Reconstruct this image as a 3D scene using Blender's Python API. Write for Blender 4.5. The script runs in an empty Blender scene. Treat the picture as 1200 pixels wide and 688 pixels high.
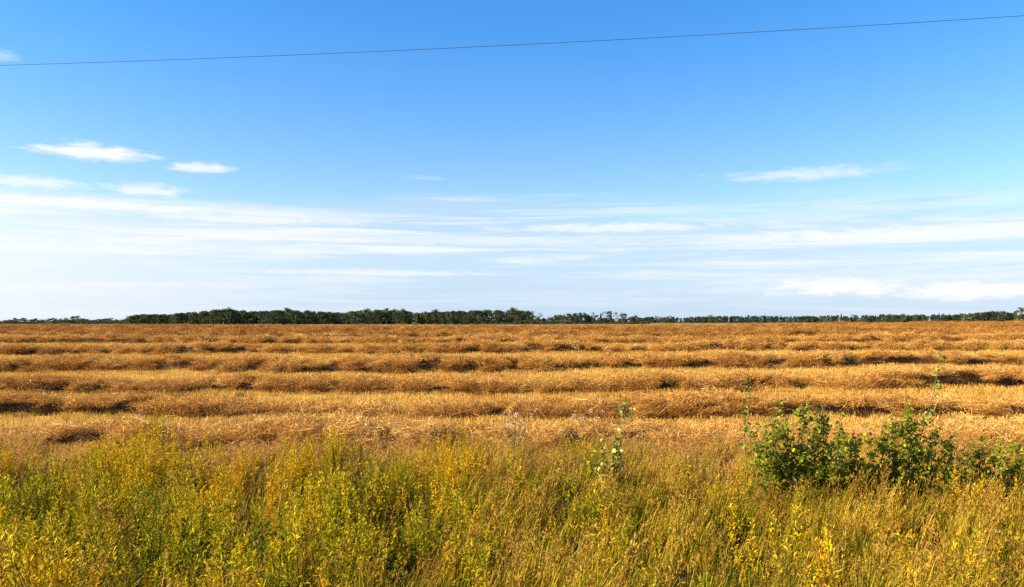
import bpy, math, random
import numpy as np
from mathutils import Vector

R = math.radians
sc = bpy.context.scene
COL = sc.collection
CAMZ = 3.6          # eye height above the near field (metres)
F = 942.0           # focal length in photo pixels (photo 1200 px wide)
HZ = 375.0          # photo row of the true horizon

# ------------------------------------------------------------------ camera
cam_d = bpy.data.cameras.new("camera")
cam = bpy.data.objects.new("camera", cam_d)
COL.objects.link(cam)
cam.location = (0, 0, CAMZ)
cam.rotation_euler = (R(90), 0, 0)
cam_d.sensor_fit = 'HORIZONTAL'
cam_d.sensor_width = 36.0
cam_d.lens = 36.0 * F / 1200.0
cam_d.shift_y = (HZ - 344.0) / 1200.0
cam_d.clip_start = 0.1
cam_d.clip_end = 20000
sc.camera = cam

# ------------------------------------------------------------------ sun, exposure
SUN_EL = R(27)
SUN_AZ = R(-100)     # measured from +Y (view direction) towards +X; negative = left
sun_vec = Vector((math.sin(SUN_AZ) * math.cos(SUN_EL), math.cos(SUN_AZ) * math.cos(SUN_EL), math.sin(SUN_EL)))
sd = bpy.data.lights.new("sun", 'SUN')
sd.energy = 5.0
sd.angle = R(0.5)
sd.color = (1.0, 0.83, 0.58)
so = bpy.data.objects.new("sun", sd)
COL.objects.link(so)
so.rotation_euler = (-sun_vec).to_track_quat('-Z', 'Y').to_euler()
so.location = (-30, 0, 30)

vs = sc.view_settings
vs.view_transform = 'Standard'
vs.look = 'None'
vs.gamma = 1.0
vs.use_curve_mapping = False
vs.exposure = 1.38
sc.cycles.use_denoising = False
sc.cycles.max_bounces = 6
sc.cycles.diffuse_bounces = 3
sc.cycles.transmission_bounces = 4

# ------------------------------------------------------------------ world: Nishita sky + cirrus and stratus streaks
world = bpy.data.worlds.new("World")
sc.world = world
world.use_nodes = True
wt = world.node_tree
wt.nodes.clear()


class NT:
    """small helper for building node trees"""
    def __init__(s, t):
        s.t = t

    def n(s, typ, **kw):
        nd = s.t.nodes.new(typ)
        for k, v in kw.items():
            setattr(nd, k, v)
        return nd

    def set(s, sock, v):
        if isinstance(v, bpy.types.NodeSocket):
            s.t.links.new(v, sock)
        else:
            sock.default_value = v

    def m(s, op, a, b=0.0, c=None, clamp=False):
        nd = s.n('ShaderNodeMath', operation=op, use_clamp=clamp)
        s.set(nd.inputs[0], a)
        s.set(nd.inputs[1], b)
        if c is not None:
            s.set(nd.inputs[2], c)
        return nd.outputs[0]

    def ss(s, x, lo, hi):
        nd = s.n('ShaderNodeMapRange', interpolation_type='SMOOTHSTEP', clamp=True)
        s.set(nd.inputs[0], x)
        s.set(nd.inputs[1], lo)
        s.set(nd.inputs[2], hi)
        nd.inputs[3].default_value = 0.0
        nd.inputs[4].default_value = 1.0
        return nd.outputs[0]

    def xyz(s, x, y, z):
        nd = s.n('ShaderNodeCombineXYZ')
        for i, v in enumerate((x, y, z)):
            s.set(nd.inputs[i], v)
        return nd.outputs[0]

    def noise(s, vec, scale, detail=4.0, rough=0.55, dist=0.0):
        nd = s.n('ShaderNodeTexNoise')
        s.set(nd.inputs['Vector'], vec)
        nd.inputs['Scale'].default_value = scale
        nd.inputs['Detail'].default_value = detail
        nd.inputs['Roughness'].default_value = rough
        nd.inputs['Distortion'].default_value = dist
        return nd.outputs['Fac']

    def mix(s, f, a, b, mode='MIX'):
        nd = s.n('ShaderNodeMix', data_type='RGBA', blend_type=mode)
        s.set(nd.inputs[0], f)
        s.set(nd.inputs[6], a)
        s.set(nd.inputs[7], b)
        return nd.outputs[2]

    def ramp(s, f, stops, interp='LINEAR'):
        nd = s.n('ShaderNodeValToRGB')
        cr = nd.color_ramp
        cr.interpolation = interp
        while len(cr.elements) < len(stops):
            cr.elements.new(0.5)
        for e, (p, c) in zip(cr.elements, stops):
            e.position = p
            e.color = (c[0], c[1], c[2], 1)
        s.set(nd.inputs[0], f)
        return nd.outputs[0]


w = NT(wt)
sky = w.n('ShaderNodeTexSky', sky_type='NISHITA', sun_disc=False)
sky.sun_elevation = SUN_EL
sky.sun_rotation = SUN_AZ
sky.air_density = 1.0
sky.dust_density = 0.6
sky.ozone_density = 2.0
hsv = w.n('ShaderNodeHueSaturation')
hsv.inputs['Saturation'].default_value = 1.22
hsv.inputs['Value'].default_value = 1.0
wt.links.new(sky.outputs[0], hsv.inputs['Color'])
skycol = hsv.outputs[0]

tc = w.n('ShaderNodeTexCoord')
sep = w.n('ShaderNodeSeparateXYZ')
wt.links.new(tc.outputs['Generated'], sep.inputs[0])
X, Y, Z = sep.outputs
az = w.m('ARCTAN2', X, Y)                       # radians, 0 = along the view, + = right
el = w.m('ARCSINE', Z)
azd = w.m('MULTIPLY', az, 57.2958)
eld = w.m('MULTIPLY', el, 57.2958)              # degrees
# clear northern air: the blue deepens with height above the horizon
deep = w.mix(w.ss(eld, 4.0, 24.0), (0.98, 0.95, 1.08, 1), (0.45, 0.91, 1.2, 1))
skycol = w.mix(1.0, skycol, deep, 'MULTIPLY')
# direction on a unit cylinder so that the pattern is seamless all round
hx = w.m('SINE', az)
hy = w.m('COSINE', az)
cyl = w.xyz(hx, hy, w.m('MULTIPLY', el, 14.0))          # strongly stretched sideways
cyl2 = w.xyz(hx, hy, w.m('MULTIPLY', el, 7.0))
n1 = w.noise(cyl, 2.2, 6, 0.58, 0.6)
n2 = w.noise(cyl, 5.5, 6, 0.6, 0.4)
n3 = w.noise(cyl2, 9.0, 5, 0.6, 0.3)
n4 = w.noise(w.xyz(hx, hy, w.m('MULTIPLY', el, 26.0)), 2.6, 8, 0.62, 0.5)
# veil of stratus near the horizon, ragged upper edge about 8 degrees up
edge = w.m('ADD', w.m('MULTIPLY', w.m('SUBTRACT', n1, 0.5), 7.0), eld)
edge = w.m('ADD', edge, w.m('MULTIPLY', w.m('SUBTRACT', n2, 0.5), 2.2))
veil = w.m('SUBTRACT', 1.0, w.ss(edge, 6.2, 8.8))
streak = w.ss(w.m('ADD', w.m('MULTIPLY', n4, 0.75), w.m('MULTIPLY', n1, 0.25)), 0.43, 0.60)
streak = w.m('MULTIPLY', streak, w.m('ADD', 0.35, w.m('MULTIPLY', w.ss(eld, 1.5, 4.5), 0.65)))
haze_d = w.m('MULTIPLY', veil, 0.72)
dens = w.m('MULTIPLY', w.m('MULTIPLY', veil, streak), 0.80)
# thin isolated wisps higher up
wis = w.ss(w.m('ADD', w.m('MULTIPLY', n1, 0.6), w.m('MULTIPLY', n3, 0.4)), 0.60, 0.74)
wis = w.m('MULTIPLY', wis, w.m('MULTIPLY', w.ss(eld, 6.0, 9.0), w.m('SUBTRACT', 1.0, w.ss(eld, 11.0, 15.0))))
dens = w.m('MAXIMUM', dens, w.m('MULTIPLY', wis, 0.35))


def cloud(px, py, wx, wy, strength, seed, soft=0.0):
    """one small cloud; its place in the sky is given by the photo pixel it is seen at"""
    a0 = math.degrees(math.atan((px - 600) / F))
    dd = math.hypot(px - 600, F)
    e0 = math.degrees(math.atan((HZ - py) / dd))
    sx = wx / F * 57.3
    sy = wy / F * 57.3
    u = w.m('DIVIDE', w.m('SUBTRACT', azd, a0), sx)
    v = w.m('DIVIDE', w.m('SUBTRACT', eld, e0), sy)
    # flatter below, puffier above
    v = w.m('MULTIPLY', v, w.m('ADD', 1.15, w.m('MULTIPLY', w.m('LESS_THAN', v, 0.0), 0.5)))
    d = w.m('SQRT', w.m('ADD', w.m('MULTIPLY', u, u), w.m('MULTIPLY', v, v)))
    nn = w.noise(w.xyz(w.m('MULTIPLY', azd, 0.5), w.m('MULTIPLY', eld, 2.4), seed), 1.1, 7, 0.66, 0.3)
    d = w.m('ADD', d, w.m('MULTIPLY', w.m('SUBTRACT', nn, 0.5), 2.0))
    return w.m('MULTIPLY', w.m('SUBTRACT', 1.0, w.ss(d, 0.25 - soft, 1.15)), strength)


puff = 0.0
for args in ((112, 180, 62, 13, 0.95, 1.0), (236, 197, 38, 9, 0.8, 5.0), (172, 224, 48, 11, 0.75, 9.0),
             (36, 214, 60, 9, 0.7, 13.0), (945, 205, 110, 11, 0.62, 17.0, 0.2), (985, 337, 100, 18, 1.0, 21.0),
             (1140, 342, 80, 18, 1.0, 25.0), (-4, 66, 22, 9, 0.3, 29.0), (110, 240, 190, 10, 0.85, 33.0),
             (300, 258, 150, 9, 0.7, 37.0), (720, 268, 160, 9, 0.7, 41.0), (1050, 275, 260, 13, 0.85, 43.0),
             (440, 320, 160, 6, 0.6, 47.0), (560, 283, 300, 10, 0.5, 51.0), (500, 209, 30, 4, 0.2, 55.0)):
    c = cloud(*args)
    puff = c if puff == 0.0 else w.m('MAXIMUM', puff, c)
dens = w.m('MAXIMUM', dens, puff)
# whitish air just above the horizon, thicker towards the sun side
hz = w.m('SUBTRACT', 1.0, w.ss(eld, 0.0, 6.0))
side = w.m('ADD', 0.55, w.m('MULTIPLY', hx, -0.5))
hz = w.m('MULTIPLY', hz, w.m('ADD', 0.28, w.m('MULTIPLY', side, 0.42)))
haze_d = w.m('SUBTRACT', 1.0, w.m('MULTIPLY', w.m('SUBTRACT', 1.0, haze_d), w.m('SUBTRACT', 1.0, hz)))
above = w.m('GREATER_THAN', eld, -1.0)
haze_d = w.m('MULTIPLY', haze_d, above, clamp=True)
dens = w.m('MULTIPLY', dens, above, clamp=True)
CLOUD = (4.75, 4.8, 5.0, 1)
pale = w.mix(w.ss(hx, -0.75, -0.05), (4.3, 4.55, 4.9, 1), (2.6, 3.5, 4.55, 1))     # thin veil, whiter towards the sun
final = w.mix(haze_d, skycol, pale)
final = w.mix(dens, final, CLOUD)
bg = w.n('ShaderNodeBackground')
bg.inputs['Strength'].default_value = 0.082
wt.links.new(final, bg.inputs['Color'])
wo = w.n('ShaderNodeOutputWorld')
wt.links.new(bg.outputs[0], wo.inputs[0])

# ------------------------------------------------------------------ helpers
rng = np.random.default_rng(7)
random.seed(7)


def vnoise(x, y, seed=0):
    """smooth 2-D value noise in 0..1"""
    x = np.asarray(x, float)
    y = np.asarray(y, float)
    xi = np.floor(x).astype(np.int64)
    yi = np.floor(y).astype(np.int64)
    fx = x - xi
    fy = y - yi
    fx = fx * fx * (3 - 2 * fx)
    fy = fy * fy * (3 - 2 * fy)

    def h(a, b):
        n = (a * 374761393 + b * 668265263 + seed * 982451653) & 0x7fffffff
        n = ((n ^ (n >> 13)) * 1274126177) & 0x7fffffff
        n = n ^ (n >> 16)
        return (n & 0xffff) / 65535.0
    return (h(xi, yi) * (1 - fx) + h(xi + 1, yi) * fx) * (1 - fy) + (h(xi, yi + 1) * (1 - fx) + h(xi + 1, yi + 1) * fx) * fy


def fbm(x, y, seed=0, oct=3):
    s = 0
    a = 0.5
    t = 0
    for i in range(oct):
        s = s + a * vnoise(np.asarray(x) * 2 ** i, np.asarray(y) * 2 ** i, seed + i * 17)
        t += a
        a *= 0.5
    return s / t


# terrain: height over distance along three bearings, read off the photo and blended sideways
TD = np.array([-30, 0, 3, 6, 9, 12, 15, 18, 21, 28, 35.5, 43, 51, 59, 67, 75, 100, 140, 200, 300, 500, 800, 1300, 9000.])
TN = [2.0, 2.0, 1.9, 1.0, 0.25, 0.02, 0.03, 0.15, 0.30]
TL = np.array(TN + [.18, .24, .63, 1.12, 1.38, 1.68, 1.92, 1.94, 1.84, 1.80, 1.5, .3, -1.0, -2.2, -14])
TM = np.array(TN + [.12, .32, .77, 1.36, 1.70, 1.92, 2.02, 2.02, 1.88, 1.70, 1.4, .5, -.8, -2.0, -14])
TR = np.array(TN + [.09, .51, 1.0, 1.52, 1.78, 2.02, 2.22, 2.36, 2.38, 2.40, 2.3, 1.2, -.2, -.6, -14])


def gz(x, y):
    x = np.asarray(x, float)
    y = np.asarray(y, float)
    # smooth the table over distance
    def prof(T):
        s = 0
        for k in (-0.06, -0.02, 0.02, 0.06):
            s = s + np.interp(y * (1 + k), TD, T)
        return s / 4
    u = np.clip(x / (0.5 * np.maximum(np.abs(y), 25)), -1.15, 1.15)
    l, m, r = prof(TL), prof(TM), prof(TR)
    t = np.abs(u)
    t = t * t * (3 - 2 * np.minimum(t, 1.0)) if False else t
    z = np.where(u < 0, m + (l - m) * t, m + (r - m) * t)
    near = np.clip((120 - y) / 60, 0, 1)
    z = z + (fbm(x / 3.1, y / 3.1, 3) - 0.5) * 0.10 * near
    z = z + (fbm(x / 48.0, y / 40.0, 5) - 0.5) * 0.75 * np.clip((y - 60) / 60, 0, 1)
    return z


def mesh_obj(name, verts, faces, mats, parent=None, mat_idx=None, v=None, smooth=False, loc=None, link=True):
    """verts (n,3), faces (m,k) arrays of one polygon size, or list of such arrays"""
    me = bpy.data.meshes.new(name)
    fl = faces if isinstance(faces, list) else [faces]
    verts = np.asarray(verts, np.float32)
    me.vertices.add(len(verts))
    me.vertices.foreach_set('co', verts.ravel())
    loops = np.concatenate([f.ravel() for f in fl]).astype(np.int32) if fl else np.zeros(0, np.int32)
    tot = np.concatenate([np.full(len(f), f.shape[1], np.int32) for f in fl])
    start = np.concatenate([[0], np.cumsum(tot)[:-1]]).astype(np.int32)
    me.loops.add(len(loops))
    me.loops.foreach_set('vertex_index', loops)
    me.polygons.add(len(tot))
    me.polygons.foreach_set('loop_start', start)
    me.polygons.foreach_set('loop_total', tot)
    for m in (mats if isinstance(mats, (list, tuple)) else [mats]):
        me.materials.append(m)
    if mat_idx is not None:
        me.polygons.foreach_set('material_index', np.asarray(mat_idx, np.int32))
    me.polygons.foreach_set('use_smooth', np.full(len(tot), smooth))
    if v is not None:
        a = me.attributes.new('v', 'FLOAT', 'FACE')
        a.data.foreach_set('value', np.asarray(v, np.float32))
    me.update(calc_edges=True)
    o = bpy.data.objects.new(name, me)
    if link:
        COL.objects.link(o)
    if parent is not None:
        o.parent = parent
    if loc is not None:
        o.location = loc
    return o


def empty(name, loc):
    o = bpy.data.objects.new(name, None)
    o.empty_display_size = 0.2
    COL.objects.link(o)
    o.location = loc
    return o


def tag(o, label=None, cat=None, group=None, kind=None):
    if label:
        o['label'] = label
    if cat:
        o['category'] = cat
    if group:
        o['group'] = group
    if kind:
        o['kind'] = kind
    return o


class Bag:
    """collects strips (blades, leaves, stalks, tubes) into one mesh"""
    def __init__(s):
        s.V = []
        s.Fq = []
        s.v = []
        s.mi = []
        s.n = 0

    def strips(s, P, W, side, val, mi=0):
        # P (N,k,3) centre lines, W (N,k) widths, side (N,3)
        N, k, _ = P.shape
        sd_ = side / (np.linalg.norm(side, axis=1, keepdims=True) + 1e-9)
        off = sd_[:, None, :] * (W[:, :, None] * 0.5)
        A = P - off
        B = P + off
        V = np.stack([A, B], axis=2).reshape(-1, 3)
        base = (np.arange(N) * k * 2)[:, None] + (np.arange(k - 1) * 2)[None, :] + s.n
        f = np.stack([base, base + 1, base + 3, base + 2], axis=2).reshape(-1, 4)
        s.V.append(V)
        s.Fq.append(f)
        s.v.append(np.repeat(np.broadcast_to(val, (N,)), k - 1))
        s.mi.append(np.full(len(f), mi))
        s.n += len(V)

    def tube(s, pts, rad, sides=6, val=0.5, mi=0):
        pts = np.asarray(pts, float)
        k = len(pts)
        t = np.gradient(pts, axis=0)
        t /= np.linalg.norm(t, axis=1, keepdims=True) + 1e-9
        ref = np.where(np.abs(t[:, 2:3]) > 0.9, np.array([[1., 0, 0]]), np.array([[0, 0, 1.]]))
        a = np.cross(t, ref)
        a /= np.linalg.norm(a, axis=1, keepdims=True) + 1e-9
        b = np.cross(t, a)
        ang = np.linspace(0, 2 * np.pi, sides, endpoint=False)
        rad = np.broadcast_to(np.asarray(rad, float), (k,))
        V = pts[:, None, :] + rad[:, None, None] * (a[:, None, :] * np.cos(ang)[None, :, None] + b[:, None, :] * np.sin(ang)[None, :, None])
        f = []
        for i in range(k - 1):
            for j in range(sides):
                j2 = (j + 1) % sides
                f.append((i * sides + j, i * sides + j2, (i + 1) * sides + j2, (i + 1) * sides + j))
        f = np.array(f) + s.n
        s.V.append(V.reshape(-1, 3))
        s.Fq.append(f)
        s.v.append(np.full(len(f), val))
        s.mi.append(np.full(len(f), mi))
        s.n += k * sides

    def build(s, name, mats, parent=None, link=True, loc=None, smooth=False):
        return mesh_obj(name, np.concatenate(s.V), np.concatenate(s.Fq), mats, parent,
                        np.concatenate(s.mi), np.concatenate(s.v), smooth, loc, link)


def unit(v):
    return v / (np.linalg.norm(v, axis=-1, keepdims=True) + 1e-9)


# ------------------------------------------------------------------ materials
def mat_plant(name, stops, wt_=0.55, wv=0.45, transl=0.35, rough=0.7, spec=0.10):
    """thin plant matter: colour picked from a ramp by plant (tint) and by leaf (v)"""
    m = bpy.data.materials.new(name)
    m.use_nodes = True
    t = m.node_tree
    t.nodes.clear()
    k = NT(t)
    a = k.n('ShaderNodeAttribute', attribute_type='INSTANCER', attribute_name='tint')
    b = k.n('ShaderNodeAttribute', attribute_type='GEOMETRY', attribute_name='v')
    f = k.m('ADD', k.m('MULTIPLY', a.outputs['Fac'], wt_), k.m('MULTIPLY', b.outputs['Fac'], wv))
    c = k.ramp(f, stops)
    p = k.n('ShaderNodeBsdfPrincipled')
    t.links.new(c, p.inputs['Base Color'])
    p.inputs['Roughness'].default_value = rough
    p.inputs['Specular IOR Level'].default_value = spec
    out = k.n('ShaderNodeOutputMaterial')
    if transl > 0:
        tr = k.n('ShaderNodeBsdfTranslucent')
        t.links.new(c, tr.inputs['Color'])
        mx = k.n('ShaderNodeMixShader')
        mx.inputs[0].default_value = transl
        t.links.new(p.outputs[0], mx.inputs[1])
        t.links.new(tr.outputs[0], mx.inputs[2])
        t.links.new(mx.outputs[0], out.inputs[0])
    else:
        t.links.new(p.outputs[0], out.inputs[0])
    return m


def mat_noise(name, stops, scale, rough=0.85, detail=6, bump=0.0, bump_scale=None, stretch=(1, 1, 1)):
    m = bpy.data.materials.new(name)
    m.use_nodes = True
    t = m.node_tree
    t.nodes.clear()
    k = NT(t)
    g = k.n('ShaderNodeNewGeometry')
    mp = k.n('ShaderNodeMapping')
    mp.inputs['Scale'].default_value = stretch
    t.links.new(g.outputs['Position'], mp.inputs['Vector'])
    f = k.noise(mp.outputs[0], scale, detail, 0.65)
    c = k.ramp(f, stops)
    p = k.n('ShaderNodeBsdfPrincipled')
    t.links.new(c, p.inputs['Base Color'])
    p.inputs['Roughness'].default_value = rough
    p.inputs['Specular IOR Level'].default_value = 0.2
    if bump:
        bn = k.n('ShaderNodeBump')
        bn.inputs['Strength'].default_value = bump
        bn.inputs['Distance'].default_value = 0.05
        t.links.new(k.noise(g.outputs['Position'], bump_scale or scale * 3, 5, 0.6), bn.inputs['Height'])
        t.links.new(bn.outputs[0], p.inputs['Normal'])
    out = k.n('ShaderNodeOutputMaterial')
    t.links.new(p.outputs[0], out.inputs[0])
    return m


# ------------------------------------------------------------------ ground
def mat_ground():
    m = bpy.data.materials.new("ground")
    m.use_nodes = True
    t = m.node_tree
    t.nodes.clear()
    k = NT(t)
    g = k.n('ShaderNodeNewGeometry')
    sp = k.n('ShaderNodeSeparateXYZ')
    t.links.new(g.outputs['Position'], sp.inputs[0])
    x, y, z = sp.outputs
    fine = k.noise(g.outputs['Position'], 6.0, 6, 0.7)
    broad = k.noise(k.xyz(k.m('MULTIPLY', x, 0.02), k.m('MULTIPLY', y, 0.10), 0.0), 1.0, 5, 0.6)
    soil = k.ramp(fine, [(0.3, (.03, .02, .010)), (0.7, (.08, .052, .022))])
    straw = k.ramp(k.m('ADD', k.m('MULTIPLY', fine, 0.6), k.m('MULTIPLY', broad, 0.4)),
                   [(0.30, (.34, .17, .032)), (0.5, (.54, .31, .06)), (0.72, (.66, .44, .12))])
    far = k.ramp(broad, [(0.35, (.36, .17, .035)), (0.55, (.48, .25, .05)), (0.75, (.56, .36, .10))])
    f1 = k.ss(k.m('ADD', y, k.m('MULTIPLY', k.m('SUBTRACT', fine, 0.5), 3.0)), 17.0, 19.5)
    c = k.mix(f1, soil, straw)
    c = k.mix(k.ss(y, 90.0, 160.0), c, far)
    # rough pasture between the field and the woods
    past = k.ramp(broad, [(0.4, (.10, .095, .03)), (0.6, (.30, .22, .08))])
    c = k.mix(k.ss(k.m('ADD', y, k.m('MULTIPLY', broad, 160.0)), 520.0, 640.0), c, past)
    p = k.n('ShaderNodeBsdfPrincipled')
    t.links.new(c, p.inputs['Base Color'])
    p.inputs['Roughness'].default_value = 0.95
    p.inputs['Specular IOR Level'].default_value = 0.1
    bn = k.n('ShaderNodeBump')
    bn.inputs['Strength'].default_value = 0.8
    bn.inputs['Distance'].default_value = 0.15
    t.links.new(k.noise(g.outputs['Position'], 4.0, 6, 0.7), bn.inputs['Height'])
    t.links.new(bn.outputs[0], p.inputs['Normal'])
    out = k.n('ShaderNodeOutputMaterial')
    t.links.new(p.outputs[0], out.inputs[0])
    return m


M_ground = mat_ground()
ys = np.concatenate([np.linspace(-30, 6, 13)[:-1], np.arange(6, 80, 0.5), np.arange(80, 220, 2.0), np.geomspace(220, 9000, 60)])
un = np.linspace(-1, 1, 261)
un = np.sign(un) * (0.35 * np.abs(un) + 0.65 * np.abs(un) ** 4)     # fine in the middle, coarse outwards
GX = un[None, :] * (60 + np.maximum(ys, 0)[:, None] * 1.6 + 200)
GY = np.repeat(ys[:, None], len(un), 1)
GZ = gz(GX, GY)
nr, nc = GX.shape
idx = np.arange(nr * nc).reshape(nr, nc)
gf = np.stack([idx[:-1, :-1], idx[:-1, 1:], idx[1:, 1:], idx[1:, :-1]], axis=2).reshape(-1, 4)
ground = mesh_obj("ground", np.stack([GX, GY, GZ], 2).reshape(-1, 3), gf, M_ground, smooth=True)
tag(ground, 'gently rising stubble field behind a grassy roadside ditch', 'field', kind='structure')

# ------------------------------------------------------------------ instancing by geometry nodes (for stuff only)
def scatter(name, protos, P, rot, scl, pick, tint, parent=None, loc=(0, 0, 0)):
    """one object holding many copies of prototype meshes (P relative to loc)"""
    n = len(P)
    me = bpy.data.meshes.new(name)
    me.vertices.add(n)
    me.vertices.foreach_set('co', np.asarray(P, np.float32).ravel())
    for nm, typ, key, arr in (('rot', 'FLOAT_VECTOR', 'vector', rot), ('scl', 'FLOAT_VECTOR', 'vector', scl),
                              ('pick', 'INT', 'value', pick), ('tint', 'FLOAT', 'value', tint)):
        a = me.attributes.new(nm, typ, 'POINT')
        a.data.foreach_set(key, np.asarray(arr, np.int32 if typ == 'INT' else np.float32).ravel())
    o = bpy.data.objects.new(name, me)
    COL.objects.link(o)
    o.location = loc
    if parent is not None:
        o.parent = parent
    ng = bpy.data.node_groups.new(name + "_nodes", 'GeometryNodeTree')
    ng.interface.new_socket('Geometry', in_out='INPUT', socket_type='NodeSocketGeometry')
    ng.interface.new_socket('Geometry', in_out='OUTPUT', socket_type='NodeSocketGeometry')
    N = ng.nodes
    L = ng.links
    gi = N.new('NodeGroupInput')
    go = N.new('NodeGroupOutput')
    mp = N.new('GeometryNodeMeshToPoints')
    L.new(gi.outputs[0], mp.inputs['Mesh'])
    jn = N.new('GeometryNodeJoinGeometry')
    for pr in reversed(protos):         # a multi-input socket lists its newest link first
        oi = N.new('GeometryNodeObjectInfo')
        oi.inputs['Object'].default_value = pr
        oi.inputs['As Instance'].default_value = False
        gt = N.new('GeometryNodeGeometryToInstance')
        L.new(oi.outputs['Geometry'], gt.inputs[0])
        L.new(gt.outputs[0], jn.inputs[0])

    def attr(nm, dt):
        a = N.new('GeometryNodeInputNamedAttribute')
        a.data_type = dt
        a.inputs['Name'].default_value = nm
        return a.outputs[0]
    ip = N.new('GeometryNodeInstanceOnPoints')
    ip.inputs['Pick Instance'].default_value = True
    L.new(mp.outputs[0], ip.inputs['Points'])
    L.new(jn.outputs[0], ip.inputs['Instance'])
    L.new(attr('pick', 'INT'), ip.inputs['Instance Index'])
    er = N.new('FunctionNodeEulerToRotation')
    L.new(attr('rot', 'FLOAT_VECTOR'), er.inputs[0])
    L.new(er.outputs[0], ip.inputs['Rotation'])
    L.new(attr('scl', 'FLOAT_VECTOR'), ip.inputs['Scale'])
    L.new(ip.outputs[0], go.inputs[0])
    md = o.modifiers.new('scatter', 'NODES')
    md.node_group = ng
    return o


# ---- prototypes -----------------------------------------------------------
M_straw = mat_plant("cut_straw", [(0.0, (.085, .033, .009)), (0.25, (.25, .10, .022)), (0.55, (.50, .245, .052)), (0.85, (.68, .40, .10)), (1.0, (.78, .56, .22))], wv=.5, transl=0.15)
M_stub = mat_plant("stubble", [(0.0, (.38, .19, .035)), (0.4, (.58, .34, .065)), (0.8, (.74, .51, .14)), (1.0, (.80, .62, .26))], transl=0.25)
M_leafy = mat_plant("weed_leaf", [(0.0, (.03, .036, .003)), (0.2, (.12, .13, .004)), (0.40, (.36, .32, .005)),
                                  (0.62, (.62, .46, .006)), (0.82, (.66, .36, .008)), (1.0, (.50, .17, .012))], transl=0.28)
M_stem = mat_plant("weed_stem", [(0.0, (.06, .05, .015)), (0.6, (.20, .12, .03)), (1.0, (.30, .14, .04))], transl=0.1)
M_grass = mat_plant("grass", [(0.0, (.032, .038, .003)), (0.28, (.14, .14, .004)), (0.48, (.34, .27, .007)), (0.75, (.46, .28, .018)), (1.0, (.60, .38, .07))], transl=0.25)
M_head = mat_plant("grass_seed", [(0.0, (.16, .08, .012)), (0.4, (.34, .19, .022)), (0.75, (.54, .32, .05)), (1.0, (.74, .52, .17))], transl=0.3)
M_dry = mat_plant("dry_grass", [(0.0, (.22, .11, .03)), (0.4, (.46, .25, .07)), (0.8, (.64, .40, .13)), (1.0, (.74, .55, .26))], transl=0.3)


def proto_straw(seed, n=170, r=(0.55, 0.45, 0.22)):
    g = np.random.default_rng(seed)
    b = Bag()
    c = g.normal(size=(n, 3)) * np.array(r) * 0.5
    c[:, 2] = np.abs(c[:, 2]) * 0.9
    d = g.normal(size=(n, 3)) * np.array([1.0, 0.8, 0.45])
    d = unit(d)
    L = g.uniform(0.25, 0.7, n)
    t = np.linspace(-0.5, 0.5, 3)
    bend = g.normal(size=(n, 3)) * 0.06
    P = c[:, None, :] + d[:, None, :] * (L[:, None] * t[None, :])[:, :, None] + bend[:, None, :] * (1 - (2 * t) ** 2)[None, :, None]
    W = np.broadcast_to(g.uniform(0.006, 0.016, n)[:, None], (n, 3)) * np.array([1, 1, .5])[None, :]
    b.strips(P, W, np.cross(d, g.normal(size=(n, 3))), g.random(n))
    # short pods and chaff that give the fuzzy surface
    m = 160
    c = g.normal(size=(m, 3)) * np.array(r) * 0.55
    c[:, 2] = np.abs(c[:, 2]) + 0.02
    d = unit(g.normal(size=(m, 3)) + np.array([0, 0, .5]))
    P = c[:, None, :] + d[:, None, :] * (g.uniform(.04, .10, m)[:, None] * np.linspace(0, 1, 2)[None, :])[:, :, None]
    b.strips(P, np.broadcast_to(g.uniform(.008, .02, m)[:, None], (m, 2)), np.cross(d, g.normal(size=(m, 3))), g.random(m))
    return b.build("straw_tuft", [M_straw], link=False)


def proto_stubble(seed, size=0.7, n=90, wd=0.008):
    g = np.random.default_rng(seed)
    b = Bag()
    row = np.round(g.uniform(-.5, .5, n) * 4) / 4 * size
    p = np.stack([g.uniform(-.5, .5, n) * size, row + g.normal(size=n) * .02 * size, np.full(n, -.02)], 1)
    d = unit(np.stack([g.normal(size=n) * .18, g.normal(size=n) * .18, np.ones(n)], 1))
    L = g.uniform(.10, .24, n)
    P = p[:, None, :] + d[:, None, :] * (L[:, None] * np.linspace(0, 1, 2)[None, :])[:, :, None]
    ang = g.uniform(0, np.pi, n)
    b.strips(P, np.broadcast_to(g.uniform(.6, 1.4, n)[:, None] * wd, (n, 2)), np.stack([np.cos(ang), np.sin(ang), 0 * ang], 1), g.random(n))
    # fallen straw between
    m = n // 2
    p = np.stack([g.uniform(-.55, .55, m) * size, g.uniform(-.55, .55, m) * size, g.uniform(.01, .07, m)], 1)
    a = g.uniform(0, 2 * np.pi, m)
    d = np.stack([np.cos(a), np.sin(a), g.normal(size=m) * .15], 1)
    P = p[:, None, :] + d[:, None, :] * (g.uniform(.1, .35, m)[:, None] * np.linspace(-.5, .5, 2)[None, :])[:, :, None]
    b.strips(P, np.broadcast_to(g.uniform(.6, 1.3, m)[:, None] * wd, (m, 2)), np.cross(d, g.normal(size=(m, 3)) * .3 + np.array([0, 0, 1.])), g.random(m))
    return b.build("stubble_tuft", [M_stub], link=False)


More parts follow.
